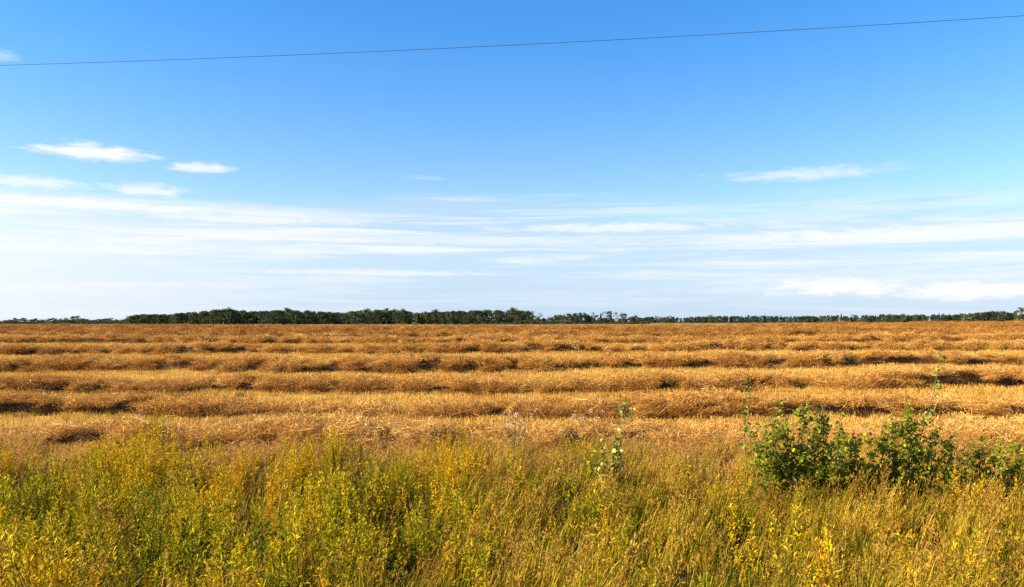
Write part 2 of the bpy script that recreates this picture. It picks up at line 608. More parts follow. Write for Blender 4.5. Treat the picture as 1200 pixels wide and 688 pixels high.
def blades(b, g, n, h0, h1, spread, lean, wd, mi=0, droop=0.25):
    p = np.stack([g.normal(size=n) * spread, g.normal(size=n) * spread, np.full(n, -.03)], 1)
    a = g.uniform(0, 2 * np.pi, n)
    out = np.stack([np.cos(a), np.sin(a), 0 * a], 1)
    H = g.uniform(h0, h1, n)
    k = 4
    t = np.linspace(0, 1, k)
    o = g.uniform(.03, droop, n)
    P = p[:, None, :] + np.array([0, 0, 1.])[None, None, :] * (H[:, None] * (t - 0.25 * t ** 3 * g.uniform(0, 1, n)[:, None]))[:, :, None] \
        + out[:, None, :] * (H * o)[:, None, None] * (t ** 2)[None, :, None] + np.array([lean, 0, 0])[None, None, :] * (H[:, None] * t[None, :] ** 1.5)[:, :, None]
    W = g.uniform(.7, 1.3, n)[:, None] * wd * np.array([.8, 1, .8, .12])[None, :]
    sidev = np.cross(out, np.array([0, 0, 1.])) + g.normal(size=(n, 3)) * .4
    b.strips(P, W, sidev, g.random(n), mi)
    return P


def proto_grass(seed, heads=True, n=26, lean=0.12, mats=None, h=(.45, .9), wd=.013, headcol=1):
    g = np.random.default_rng(seed)
    b = Bag()
    blades(b, g, n, h[0] * .6, h[1] * .85, .09, lean, wd, 0, .45)
    if heads:
        P = blades(b, g, 5, h[0], h[1] * 1.15, .07, lean * 1.3, wd * .45, 1, .18)
        for i in range(len(P)):
            tip, pre = P[i, -1], P[i, -2]
            m = 16
            t = g.random(m)
            c = pre + (tip - pre) * (0.35 + .7 * t)[:, None]
            d = unit(np.array([lean, 0, .8])[None, :] + g.normal(size=(m, 3)) * .5)
            ln = g.uniform(.025, .06, m)
            Q = c[:, None, :] + d[:, None, :] * (ln[:, None] * np.array([0, .5, 1.])[None, :])[:, :, None]
            b.strips(Q, np.array([.2, 1, .1])[None, :] * g.uniform(.008, .016, m)[:, None], np.cross(d, g.normal(size=(m, 3))), g.random(m), headcol)
    return b.build("grass_tuft", mats or [M_grass, M_head], link=False)


def proto_weed(seed, H=0.95, ns=4, nl=56, leaf=.066):
    """a tuft of upright stems, each a narrow column of pointed leaves"""
    g = np.random.default_rng(seed)
    b = Bag()
    for s in range(ns):
        hh = H * g.uniform(.65, 1.08)
        ln = g.normal(size=2) * .09
        o = g.normal(size=2) * .085
        t = np.linspace(0, 1, 5)
        pts = np.stack([o[0] + ln[0] * t ** 1.5, o[1] + ln[1] * t ** 1.5, hh * t - .03], 1)
        P = np.repeat(pts[None], 2, 0)
        b.strips(P, np.broadcast_to(np.linspace(.012, .004, 5), (2, 5)), np.array([[1., 0, 0], [0, 1., 0]]), np.full(2, g.random()), 1)
        m = nl
        tt = g.uniform(.14, 1.02, m) ** .75
        a = np.arange(m) * 2.4 + g.uniform(0, 6)
        rad = g.uniform(.0, .035, m) * (1.2 - .75 * tt)
        c = np.stack([np.interp(tt, t, pts[:, 0]), np.interp(tt, t, pts[:, 1]), np.interp(tt, t, pts[:, 2])], 1)
        out = np.stack([np.cos(a), np.sin(a), g.uniform(.2, 2.2, m)], 1)
        out = unit(out + g.normal(size=(m, 3)) * .25)
        c = c + out * rad[:, None]
        ll = leaf * g.uniform(.6, 1.5, m) * (1.25 - .6 * tt)
        k = np.array([0, .45, 1.])
        P = c[:, None, :] + out[:, None, :] * (ll[:, None] * k[None, :])[:, :, None]
        P[:, 2, 2] -= ll * g.uniform(.0, .4, m)
        W = ll[:, None] * np.array([.12, .27, .04])[None, :]
        tone = np.clip(g.random() * .7 + g.random(m) * .3, 0, 1)
        b.strips(P, W, np.cross(out, np.array([0, 0, 1.]) + g.normal(size=(m, 3)) * .35), tone, 0)
    return b.build("weed_plant", [M_leafy, M_stem], link=False)


P_straw = [proto_straw(i) for i in range(7)]
P_stub = [proto_stubble(20 + i) for i in range(4)]
P_stubfar = [proto_stubble(30 + i, 2.2, 130, .028) for i in range(3)]
P_grass = [proto_grass(40 + i, lean=.16) for i in range(5)]
P_green = [proto_grass(50 + i, heads=False, n=34, lean=.10, h=(.4, .8), wd=.014) for i in range(3)]
P_dry = [proto_grass(60 + i, n=22, lean=.2, mats=[M_dry, M_dry], h=(.35, .7), wd=.007) for i in range(4)]
P_weed = [proto_weed(70 + i, H=.9 + .08 * (i % 3)) for i in range(7)]

# ------------------------------------------------------------------ swaths (cut crop lying in windrows)
M_mound_shade = mat_noise("matted_straw_shade", [(0.3, (.045, .020, .008)), (0.55, (.095, .045, .014)), (0.75, (.19, .095, .028))], 9.0, 0.95, bump=1.0, bump_scale=20)  # core browns set extra dark: shade of the hollows painted into the straw


def swath_y(i, d, x):
    """centre line of a windrow"""
    yy = d + (fbm(x / 12.0, np.full_like(x, i * 3.7), 11) - 0.5) * 2.0
    yy = yy + (fbm(x / 45.0, np.full_like(x, d / 60.0), 13, 2) - 0.5) * np.clip((d - 25) * .22, 0, 12)
    # far to the left the rows swing away round the low rise
    yy = yy + np.clip(-x - 4, 0, 60) * 0.26 * np.clip((d - 42) / 25, 0, 1.4)
    yy = yy + np.clip(x - 4, 0, 70) * 0.07 * np.clip((d - 40) / 25, 0, 1.5)
    return yy


ROWS = [21.2, 28.6, 36.2, 44.0, 52.0, 60.0, 68.0, 76.0, 84.5, 93, 102, 111, 121, 131, 142, 154, 167, 182]
ORD = ['first', 'second', 'third', 'fourth', 'fifth', 'sixth']


def make_swath(i, d):
    half = 0.70 * d + 7
    if d > 48:
        half = 0.72 * d + 14
    near = d < 64
    step = 0.22 if d < 40 else (0.35 if near else 0.8)
    xs = np.arange(-half, half, step)
    yc = swath_y(i, d, xs)
    H = (0.45 + 0.55 * (fbm(xs / 1.7, np.full_like(xs, i * 9.1), 21) - .42) + .5 * (vnoise(xs / 7., np.full_like(xs, i * 4.1), 27) - .5))
    H = np.clip(H, .16, .85) * (0.75 if i == 0 else (1.0 if d < 64 else .8))
    Wd = 0.98 + 0.5 * (vnoise(xs / 8., np.full_like(xs, i * 6.7), 29) - .5) + 0.8 * (fbm(xs / 1.9, np.full_like(xs, i * 5.3), 23) - .5)
    root = empty("crop_swath", (0, float(d), float(gz(0., d))))
    org = np.array([0, d, float(gz(0., d))])
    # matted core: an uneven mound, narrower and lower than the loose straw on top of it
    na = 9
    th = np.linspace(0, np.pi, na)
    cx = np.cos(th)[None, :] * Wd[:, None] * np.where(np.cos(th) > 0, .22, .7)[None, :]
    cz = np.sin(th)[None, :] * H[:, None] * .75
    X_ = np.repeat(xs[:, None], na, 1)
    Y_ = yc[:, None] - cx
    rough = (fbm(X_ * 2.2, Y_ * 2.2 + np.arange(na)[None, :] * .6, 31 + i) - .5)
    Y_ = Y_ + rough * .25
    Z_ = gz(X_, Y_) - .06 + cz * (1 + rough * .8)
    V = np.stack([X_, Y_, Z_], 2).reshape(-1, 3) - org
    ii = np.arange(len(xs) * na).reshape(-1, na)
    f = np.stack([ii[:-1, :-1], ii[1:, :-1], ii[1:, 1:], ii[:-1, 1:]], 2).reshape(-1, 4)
    mesh_obj("matted_core", V, f, M_mound_shade, root, smooth=True)
    # loose straw: tufts over an arched envelope, with hollows in the face that looks at the road
    dens = 30 if d < 40 else (23 if near else 9)
    big = 1.0 if d < 40 else (1.12 if near else 1.45)
    n = int(2 * half * dens)
    g = np.random.default_rng(100 + i)
    x = g.uniform(-half, half, n)
    t = g.uniform(0.02, 0.98, n)
    ang = np.pi * t                      # 0 = road side foot, pi = far foot
    Hx = np.interp(x, xs, H)
    Wx = np.interp(x, xs, Wd)
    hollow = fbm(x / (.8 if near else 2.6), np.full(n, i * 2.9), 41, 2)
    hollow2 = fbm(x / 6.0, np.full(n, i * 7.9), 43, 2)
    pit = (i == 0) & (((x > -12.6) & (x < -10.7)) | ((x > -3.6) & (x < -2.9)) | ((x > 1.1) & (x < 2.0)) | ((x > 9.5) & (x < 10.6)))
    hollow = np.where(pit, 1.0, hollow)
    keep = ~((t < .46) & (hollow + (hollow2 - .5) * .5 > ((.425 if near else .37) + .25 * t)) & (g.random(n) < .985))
    x, ang, Hx, Wx, t = x[keep], ang[keep], Hx[keep], Wx[keep], t[keep]
    n = len(x)
    y = swath_y(i, d, x) - np.cos(ang) * Wx * 1.02 + g.normal(size=n) * .06
    z = gz(x, y) + np.sin(ang) * Hx * .95 - .03 + g.normal(size=n) * .03
    P = np.stack([x, y, z], 1) - org
    rot = np.stack([-np.cos(ang) * -.5 + g.normal(size=n) * .25, g.normal(size=n) * .25, g.uniform(-.8, .8, n) + np.pi * (g.random(n) < .5)], 1)
    s = np.clip(g.lognormal(-.34, .22, n), .38, 1.1) * big
    scl = np.stack([s, s * .9, s * g.uniform(.7, 1.2, n) / big ** 1.1], 1)
    tint = np.clip(.08 + .66 * np.sin(ang) ** 1.5 * (1 if near else .4) + .55 * (fbm(x / 3.0, y / 1.0, 51) - .5) + g.normal(size=n) * .12 + (.25 if i == 0 else 0), 0, 1)  # paler tops, darker feet: sunlight and shade painted into the straw tint
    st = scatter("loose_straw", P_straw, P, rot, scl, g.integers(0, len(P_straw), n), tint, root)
    st['kind'] = 'stuff'
    if i == 0:
        tag(root, 'low ragged windrow of pinkish dry straw lying directly behind the roadside weeds', 'windrow', 'windrows of cut crop across the field')
    elif i < 6:
        tag(root, '%s full brown windrow of cut crop counted from the roadside weeds' % ORD[i - 1], 'windrow', 'windrows of cut crop across the field')
    else:
        tag(root, 'thin distant windrow of cut crop near the crest of the field', 'windrow', 'distant windrows near the crest')
    return root


for i, d in enumerate(ROWS):
    make_swath(i, d)

# ------------------------------------------------------------------ stubble
def stubble():
    g = np.random.default_rng(300)
    xs_, ys_ = [], []
    for y in np.arange(18.4, 80, .52):
        hw = .70 * y + 5
        x = np.arange(-hw, hw, .58)
        xs_.append(x)
        ys_.append(np.full_like(x, y))
    x = np.concatenate(xs_)
    y = np.concatenate(ys_)
    x = x + g.normal(size=len(x)) * .12
    y = y + g.normal(size=len(x)) * .12
    k = g.random(len(x)) < .9
    x, y = x[k], y[k]
    n = len(x)
    s = g.uniform(.8, 1.25, n)
    tint = np.clip(.5 + .9 * (fbm(x / 7.0, y / 2.5, 61) - .5) + g.normal(size=n) * .12, 0, 1)
    # a strip of ragged greenish regrowth at the left is added with the grasses
    o = scatter("stubble", P_stub, np.stack([x, y, gz(x, y)], 1), np.stack([g.normal(size=n) * .05, g.normal(size=n) * .05, g.normal(size=n) * .12 + np.pi * (g.random(n) < .5)], 1),
                np.stack([s, s, s * g.uniform(.75, 1.15, n)], 1), g.integers(0, len(P_stub), n), tint)
    tag(o, 'short golden stubble standing between the nearer windrows', 'stubble', kind='stuff')
    xs_, ys_ = [], []
    for y in np.arange(79, 215, 1.9):
        hw = .72 * y + 14
        x = np.arange(-hw, hw, 2.0)
        xs_.append(x)
        ys_.append(np.full_like(x, y))
    x = np.concatenate(xs_)
    y = np.concatenate(ys_)
    x = x + g.normal(size=len(x)) * .4
    y = y + g.normal(size=len(x)) * .4
    n = len(x)
    s = g.uniform(.9, 1.3, n)
    tint = np.clip(.62 + .8 * (fbm(x / 22.0, y / 6.0, 63) - .5) + g.normal(size=n) * .10, 0, 1)
    o = scatter("stubble", P_stubfar, np.stack([x, y, gz(x, y)], 1), np.stack([0 * x, 0 * x, g.normal(size=n) * .15], 1),
                np.stack([s, s, s * g.uniform(.9, 1.5, n)], 1), g.integers(0, len(P_stubfar), n), tint)
    tag(o, 'orange golden stubble on the far rise of the field', 'stubble', kind='stuff')


    # loose straw shed over the strips
    n = 5200
    y = 20 + 58 * g.random(n) ** .8
    x = g.uniform(-1, 1, n) * (.70 * y + 5)
    k = fbm(x / 4.0, y / 2.0, 65) > .5
    x, y = x[k], y[k]
    n = len(x)
    s = g.uniform(.35, .8, n)
    o = scatter("shed_straw", P_straw, np.stack([x, y, gz(x, y) + .03], 1), np.stack([g.normal(size=n) * .1, g.normal(size=n) * .1, g.uniform(0, 6.28, n)], 1),
                np.stack([s, s, s * .55], 1), g.integers(0, len(P_straw), n), np.clip(.5 + g.normal(size=n) * .2, 0, 1))
    tag(o, 'loose straw shed over the stubble strips between windrows', 'straw', kind='stuff')


stubble()

# ------------------------------------------------------------------ roadside ditch vegetation
def field_pts(g, y0, y1, dens, margin=2.0):
    area_w = .68 * y1 + margin
    n = int((y1 - y0) * 2 * area_w * dens)
    x = g.uniform(-area_w, area_w, n)
    y = g.uniform(y0, y1, n)
    k = np.abs(x) < .68 * y + margin
    return x[k], y[k]


def ditch():
    g = np.random.default_rng(400)
    # leafy yellowing weeds, thick on the left
    x, y = field_pts(g, 7.0, 20.5, 18)
    side = 1 / (1 + np.exp((x + 1.2 + (fbm(x / 2.0, y / 2.0, 71) - .5) * 5) / 1.5))        # 1 on the left
    cl = fbm(x / .36, y / 1.1, 73, 2)
    keep = g.random(len(x)) < np.clip(side * .95 + .10, 0, 1) * np.clip((cl - .38) * 6.5, .04, 1)
    keep &= y < 17.5 - .8 * (1 - side) + (fbm(x / 1.1, x * 0, 75) - .5) * 6
    x, y, side, cl = x[keep], y[keep], side[keep], cl[keep]
    n = len(x)
    s = np.clip(.58 + 1.5 * (cl - .45) + g.normal(size=n) * .15, .28, 1.2)
    tint = np.clip(.55 + .9 * (fbm(x / 1.6, y / 2.2, 77) - .5) + 1.5 * (fbm(x / .35, y / .7, 79, 2) - .5) + g.normal(size=n) * .14 + .06 * side + np.interp(y, [12, 17], [0, .14]), 0, 1)
    o = scatter("roadside_weeds", P_weed, np.stack([x, y, gz(x, y)], 1),
                np.stack([g.normal(size=n) * .10, g.normal(size=n) * .10 + .08, g.uniform(0, 6.28, n)], 1),
                np.stack([s, s, s], 1), g.integers(0, len(P_weed), n), tint)
    tag(o, 'leafy yellow green weeds filling the roadside ditch', 'weeds', kind='stuff')
    # seeding grasses leaning right, thick on the right
    x, y = field_pts(g, 6.6, 20.0, 31)
    side = 1 / (1 + np.exp((x + 1.2 + (fbm(x / 2.0, y / 2.0, 71) - .5) * 5) / 1.5))
    cl = fbm(x / .34, y / .8, 83, 2)
    keep = g.random(len(x)) < (1.0 - side * .80) * np.clip((cl - .36) * 6.0, .10, 1)
    x, y, side, cl = x[keep], y[keep], side[keep], cl[keep]
    xx = g.uniform(880, 1230, 420)
    yy = g.uniform(12.6, 15.2, 420)
    x = np.concatenate([x, (xx - 600) / F * yy])
    y = np.concatenate([y, yy])
    cl = np.concatenate([cl, g.uniform(.4, .62, 420)])
    n = len(x)
    s = np.clip(.74 + 1.3 * (cl - .5) + g.normal(size=n) * .16, .3, 1.25)
    s = s * np.interp(y, [5, 15, 20], [1, 1, .7])
    tint = np.clip(.28 + .8 * (fbm(x / 1.2, y / 1.6, 87) - .5) + 1.5 * (fbm(x / .3, y / .6, 89, 2) - .5) + g.normal(size=n) * .14 + np.interp(y, [14, 20], [0, .3]) + np.interp(x, [0, 8], [0, .16]), 0, 1)
    pk = g.integers(0, len(P_grass), n)
    pk = np.where(g.random(n) < .45, len(P_grass) + g.integers(0, len(P_green), n), pk)
    o = scatter("ditch_grass", P_grass + P_green, np.stack([x, y, gz(x, y)], 1),
                np.stack([g.normal(size=n) * .10, g.normal(size=n) * .10 + .06, g.normal(size=n) * .5], 1),
                np.stack([s, s, s], 1), pk, tint)
    tag(o, 'tall seeding grass leaning over in the roadside ditch', 'grass', kind='stuff')
    # dry tan grass along the field edge
    x, y = field_pts(g, 14.0, 21.8, 34, 3)
    cl = fbm(x / .9, y / .7, 93, 2)
    keep = g.random(len(x)) < np.clip((cl - .25) * 3, .05, 1) * np.interp(y + (fbm(x / 1.4, x * 0, 95) - .5) * 5, [14, 16.5, 18.0, 20.8, 21.8], [.05, .25, 1, 1, .2])
    keep &= ~((y > 19.4) & (np.abs(x + 11.0 * y / 20.0) < .8))            # trampled gap in front of the pit in the first swath
    x, y, cl = x[keep], y[keep], cl[keep]
    n = len(x)
    s = np.clip(.62 + .6 * (cl - .45) + g.normal(size=n) * .14, .3, 1.0)
    tint = np.clip(.40 + .9 * (fbm(x / 1.5, y / 1.0, 97) - .5) + g.normal(size=n) * .14, 0, 1)
    o = scatter("dry_grass", P_dry, np.stack([x, y, gz(x, y)], 1),
                np.stack([g.normal(size=n) * .2, g.normal(size=n) * .2 + .12, g.normal(size=n) * .6], 1),
                np.stack([s, s, s], 1), g.integers(0, len(P_dry), n), tint)
    tag(o, 'dry tan grass along the edge of the field', 'grass', kind='stuff')


    # greenish regrowth among the stubble at the left
    n = 900
    x = px_at(g.uniform(-30, 300, n), g.uniform(25.5, 35, n))
    y = x[1]
    x = x[0]
    k = g.random(n) < np.clip((fbm(x / 2.0, y / 1.0, 99) - .4) * 5, 0, 1)
    x, y = x[k], y[k]
    n = len(x)
    s = g.uniform(.3, .6, n)
    o = scatter("regrowth", P_green, np.stack([x, y, gz(x, y)], 1), np.stack([g.normal(size=n) * .15, g.normal(size=n) * .15, g.uniform(0, 6, n)], 1),
                np.stack([s, s, s], 1), g.integers(0, len(P_green), n), np.clip(g.normal(size=n) * .15 + .35, 0, 1))
    tag(o, 'thin green regrowth among the stubble before the windrows', 'grass', kind='stuff')


def px_at(xp, d):
    return (xp - 600) / F * d, d


ditch()

# ------------------------------------------------------------------ saplings and single weeds
def mat_leaf2(name, stops, transl=.42, rough=.5):
    return mat_plant(name, stops, 0.0, 1.0, transl, rough, .22)


M_pop = mat_leaf2("poplar_leaf", [(0.0, (.08, .11, .008)), (0.35, (.18, .21, .010)), (0.7, (.31, .32, .016)), (0.9, (.44, .40, .03)), (1.0, (.62, .50, .08))])
M_pale = mat_leaf2("pale_leaf", [(0.0, (.13, .17, .015)), (0.6, (.34, .34, .05)), (1.0, (.66, .56, .18))])
M_bark = mat_noise("young_bark", [(0.3, (.08, .055, .03)), (0.7, (.20, .15, .08))], 30.0)


def px(xp, d):
    return (xp - 600) / F * d


def sapling(name, xp, d, stems, leaf, mat, leaves, label, cat, group=None, spread=.3, seed=0, leaf_from=.15):
    """stems: list of (dx base, dx tip, dy tip, height)"""
    g = np.random.default_rng(seed)
    x0 = px(xp, d)
    z0 = float(gz(x0, d))
    root = empty(name, (x0, d, z0))
    fol = Bag()
    for (bx, tx, ty, h) in stems:
        t = np.linspace(0, 1, 8)
        wob = np.cumsum(g.normal(size=(8, 2)) * .018, 0)
        pts = np.stack([bx + (tx - bx) * t ** 1.2 + wob[:, 0], ty * t + wob[:, 1], h * t - .04 * (1 - t)], 1)
        b = Bag()
        b.tube(pts, np.linspace(.011, .003, 8) * (h / 1.6) ** .5, 6)
        # side twigs
        nt = int(max(2, h * 7 * spread / .3))
        centres = [pts]
        for j in range(nt):
            tt = g.uniform(leaf_from, .88)
            o = np.array([np.interp(tt, t, pts[:, q]) for q in range(3)])
            a = g.uniform(0, 6.28)
            ln = spread * g.uniform(.5, 1.25) * (1.15 - .8 * tt)
            dr = np.array([np.cos(a), np.sin(a) * .8, g.uniform(.25, .9)])
            k = np.linspace(0, 1, 4)
            q = o[None, :] + dr[None, :] * (ln * k)[:, None] + np.array([0, 0, .12 * ln])[None, :] * (k ** 2)[:, None]
            b.tube(q, np.linspace(.005, .002, 4), 4)
            centres.append(q)
        b.build("stem", [M_bark], root, smooth=True)
        # leaves along stem and twigs
        lens = np.array([np.linalg.norm(np.diff(c, axis=0), axis=1).sum() for c in centres])
        lens[0] *= .6
        cnt = g.multinomial(int(leaves * h), lens / lens.sum())
        for c, m in zip(centres, cnt):
            if m == 0:
                continue
            lo = leaf_from if c is pts else .1
            tt = g.uniform(lo, 1.0, m)
            k = np.linspace(0, 1, len(c))
            p = np.stack([np.interp(tt, k, c[:, q]) for q in range(3)], 1)
            out = unit(np.stack([g.normal(size=m), g.normal(size=m), g.normal(size=m) * .5 - .1], 1))
            st = p + out * g.uniform(.01, .05, m)[:, None]
            ll = leaf * np.clip(g.lognormal(-.15, .38, m), .3, 1.7)
            dr = unit(out + np.array([0, 0, -.55]))
            kk = np.array([0, .32, .68, 1.])
            P = st[:, None, :] + dr[:, None, :] * (ll[:, None] * kk[None, :])[:, :, None]
            sdv = np.cross(dr, unit(g.normal(size=(m, 3)) * .8 + np.array([-.2, -.35, .75])))
            fol.strips(P, ll[:, None] * np.array([.15, .82, .62, .04])[None, :], sdv, np.clip(g.beta(1.6, 2.0, m) * .9 + .12 * (p[:, 2] / max(h, .1)), 0, 1))
    fol.build("foliage", [mat], root)
    tag(root, label, cat, group)
    return root


g0 = np.random.default_rng(5)


def fan(n, w_, hmin, hmax, seed):
    g = np.random.default_rng(seed)
    out = []
    for i in range(n):
        u = (i + .5) / n * 2 - 1 + g.normal() * .08
        h = hmin + (hmax - hmin) * (1 - abs(u) ** 1.6) * g.uniform(.45, 1.08)
        out.append((u * w_ * .8, u * w_ + g.normal() * .1, g.normal() * .25, h))
    return out


sapling("poplar_shrub", 944, 14.7, fan(19, 1.05, 1.35, 2.2, 1), .054, M_pop, 270,
        'dense bright green poplar shrub standing in the roadside ditch grass', 'shrub', None, .36, 11, .05)
sapling("poplar_shrub", 1066, 15.1, fan(18, 1.05, 1.2, 2.1, 2), .052, M_pop, 250,
        'yellow tipped green poplar shrub between the bright dense shrub and the dark low one', 'shrub', None, .36, 12, .05)
sapling("poplar_shrub", 1166, 15.2, fan(17, 1.0, .85, 1.45, 3), .048, M_pop, 230,
        'low dark green shrub half sunk in brown grass', 'shrub', None, .30, 13, .05)
sapling("poplar_shoot", 1066, 15.3, [(0, .62, .1, 3.0)], .085, M_pale, 16,
        'tall slender leaning shoot with few pale leaves rising above the shrubs', 'sapling', None, .10, 14, .55)
sapling("poplar_shoot", 876, 15.4, [(0, .0, 0, 2.3), (.05, .12, 0, 1.6)], .07, M_pop, 30,
        'thin upright shoot beside the dense bright green shrub', 'sapling', None, .12, 15, .5)
sapling("young_sapling", 712, 15.8, [(-.05, -.12, 0, 1.35), (.03, .1, 0, 1.55), (.1, .22, 0.05, 1.15), (-.1, -.25, 0, 1.0)], .068, M_pale, 110,
        'small pale green sapling standing alone in the ditch grass', 'sapling', None, .2, 16)
sapling("leafy_weed", 733, 21.6, [(0, .02, 0, 1.25), (.06, .12, 0, .95)], .10, M_pale, 26,
        'pale leafy weed sticking up in front of a windrow hollow', 'weed', None, .12, 17, .45)

# thistle gone to seed: stem, branches and white tufts
M_fluff = mat_noise("seed_fluff", [(0.3, (.52, .40, .26)), (0.7, (.66, .54, .38))], 60.0)


def thistle(xp, d, h, nb, label, seed):
    g = np.random.default_rng(seed)
    x0 = px(xp, d)
    root = empty("seeding_thistle", (x0, d, float(gz(x0, d))))
    b = Bag()
    fol = Bag()
    heads = []
    t = np.linspace(0, 1, 6)
    for s in range(nb):
        tip = np.array([g.normal() * .26, g.normal() * .2, h * g.uniform(.7, 1.0)])
        pts = np.stack([tip[0] * t ** 1.4, tip[1] * t ** 1.4, tip[2] * t - .03 * (1 - t)], 1)
        b.tube(pts, np.linspace(.009, .003, 6), 5)
        heads.append(tip)
        if g.random() < .6:
            o = pts[3]
            q = o[None, :] + np.array([g.normal() * .15, g.normal() * .1, .25])[None, :] * np.linspace(0, 1, 3)[:, None]
            b.tube(q, np.linspace(.004, .002, 3), 4)
            heads.append(q[-1])
        m = 16
        tt = g.uniform(.05, .75, m)
        p = np.stack([np.interp(tt, t, pts[:, q]) for q in range(3)], 1)
        out = unit(np.stack([g.normal(size=m), g.normal(size=m), g.uniform(-.3, .5, m)], 1))
        ll = g.uniform(.06, .16, m)
        P = p[:, None, :] + out[:, None, :] * (ll[:, None] * np.array([0, .4, 1.])[None, :])[:, :, None]
        fol.strips(P, ll[:, None] * np.array([.1, .28, .03])[None, :], np.cross(out, np.array([0, 0, 1.])), g.random(m))
    b.build("stem", [M_bark], root, smooth=True)
    fol.build("foliage", [M_pop], root)
    for c in heads:
        f = Bag()
        m = 46
        dr = unit(g.normal(size=(m, 3)) + np.array([0, 0, .4]))
        ll = g.uniform(.03, .065, m)
        P = c[None, None, :] + dr[:, None, :] * (ll[:, None] * np.array([0, 1.])[None, :])[:, :, None]
        f.strips(P, np.broadcast_to(np.array([.004, .016])[None, :], (m, 2)), np.cross(dr, g.normal(size=(m, 3))), g.random(m))
        f.build("seed_head", [M_fluff], root)
    tag(root, label, 'weed')


thistle(602, 19.2, 1.35, 8, 'thistle with white fluffy seed heads at the edge of the field', 3)
thistle(700, 20.2, 1.05, 4, 'low thistle with few white tufts near the pale leafy weed', 4)

# ------------------------------------------------------------------ trees at the horizon
M_trunk = mat_noise("tree_bark", [(0.3, (.09, .07, .05)), (0.7, (.28, .25, .20))], 2.0)


def tree_leaf(name, stops):
    return mat_plant(name, stops, .0, 1.0, .25, .6, .2)


M_t = [tree_leaf("aspen_leaf", [(0, (.022, .040, .016)), (.5, (.042, .065, .022)), (1, (.075, .098, .03))]),
       tree_leaf("turning_leaf", [(0, (.045, .055, .018)), (.5, (.10, .105, .028)), (1, (.20, .16, .04))]),
       tree_leaf("spruce_needle", [(0, (.014, .028, .016)), (.5, (.024, .042, .022)), (1, (.04, .06, .03))]),
       tree_leaf("willow_leaf", [(0, (.05, .065, .03)), (.5, (.085, .10, .042)), (1, (.13, .14, .06))])]


def proto_tree(seed, kind, H=14.0, wr=3.2, nleaf=420, fs=.75, sparse=False):
    """kind 0 aspen, 1 turning aspen, 2 spruce, 3 willow bush, 4 bare crowned; returns (trunk mesh, crown mesh)"""
    g = np.random.default_rng(seed)
    tk = Bag()
    t = np.linspace(0, 1, 6)
    wob = np.cumsum(g.normal(size=(6, 2)) * .12, 0)
    pts = np.stack([wob[:, 0], wob[:, 1], H * .93 * t - .3 * (1 - t)], 1)
    tk.tube(pts, np.linspace(.24, .05, 6) * (H / 14), 6)
    cs = []
    if kind == 2:
        n = nleaf
        tt = g.random(n) ** .75
        zz = H * (.08 + .92 * (1 - (1 - tt)))
        rr = wr * .62 * (1 - zz / H) ** .9 * g.uniform(.35, 1.0, n) * (1 + .25 * np.sin(zz * 5.5))
        a = g.uniform(0, 6.28, n)
        c = np.stack([rr * np.cos(a), rr * np.sin(a), zz], 1)
        dr = unit(np.stack([np.cos(a), np.sin(a), np.full(n, -.25)], 1) + g.normal(size=(n, 3)) * .2)
    else:
        nb = 12 if not sparse else 6
        for j in range(nb):
            u = g.uniform(.30, .95) if sparse else g.uniform(.0, .95)
            o = np.array([np.interp(u, t, pts[:, q]) for q in range(3)])
            a = j * 2.4 + g.uniform(-.5, .5)
            ln = wr * g.uniform(.55, 1.0) * (1.15 - .6 * abs(u - .55) * 1.6)
            dr = np.array([np.cos(a), np.sin(a), g.uniform(.0, .25) + .6 * u])
            q = o[None, :] + dr[None, :] * (ln * np.linspace(0, 1, 4))[:, None]
            tk.tube(q, np.linspace(.09, .025, 4) * (H / 14), 5)
            cs.append((q[-1], g.uniform(.9, 1.6) * wr / 3.0))
            if not sparse:
                cs.append((q[2] + g.normal(size=3) * .5, g.uniform(.8, 1.4) * wr / 3.0))
        cs.append((pts[-1], 1.1 * wr / 3.0))
        C_ = np.array([c for c, _ in cs])
        S_ = np.array([s for _, s in cs])
        k = g.integers(0, len(cs), nleaf)
        off = unit(g.normal(size=(nleaf, 3))) * (g.random(nleaf) ** .45)[:, None] * S_[k][:, None] * np.array([1.15, 1.15, 1.0])
        c = C_[k] + off
        c[:, 2] = np.maximum(c[:, 2], .4)
        dr = unit(off + g.normal(size=(nleaf, 3)) * .8)
        n = nleaf
    ll = fs * g.uniform(.5, 1.2, n)
    P = c[:, None, :] + dr[:, None, :] * (ll[:, None] * np.array([-.5, 0, .5])[None, :])[:, :, None]
    cr = Bag()
    cr.strips(P, ll[:, None] * np.array([.35, .8, .25])[None, :], np.cross(dr, g.normal(size=(n, 3))), np.clip(g.beta(2, 2, n), 0, 1))
    m = M_t[{0: 0, 1: 1, 2: 2, 3: 3, 4: 1}[kind]]
    return tk.build("trunk", [M_trunk], link=False).data, cr.build("crown", [m], link=False).data


PT = {0: [proto_tree(500 + i, 0, 14, 3.4 + .3 * i, 620, .95) for i in range(5)],
      1: [proto_tree(510 + i, 1, 13, 3.2 + .3 * i, 560, .95) for i in range(3)],
      2: [proto_tree(520 + i, 2, 14, 4.4, 520, .9) for i in range(2)],
      3: [proto_tree(530 + i, 3, 6, 3.2, 420, .8) for i in range(3)],
      4: [proto_tree(540 + i, 4, 14, 3.8, 150, .8, True) for i in range(3)]}
gt = np.random.default_rng(600)


def crown_top(me):
    return max(v.co.z for v in me.vertices)


TOPS = {k: [crown_top(cm) for _, cm in v] for k, v in PT.items()}
NAMES = {0: 'aspen_tree', 1: 'aspen_tree', 2: 'spruce_tree', 3: 'willow_bush', 4: 'sparse_tree'}


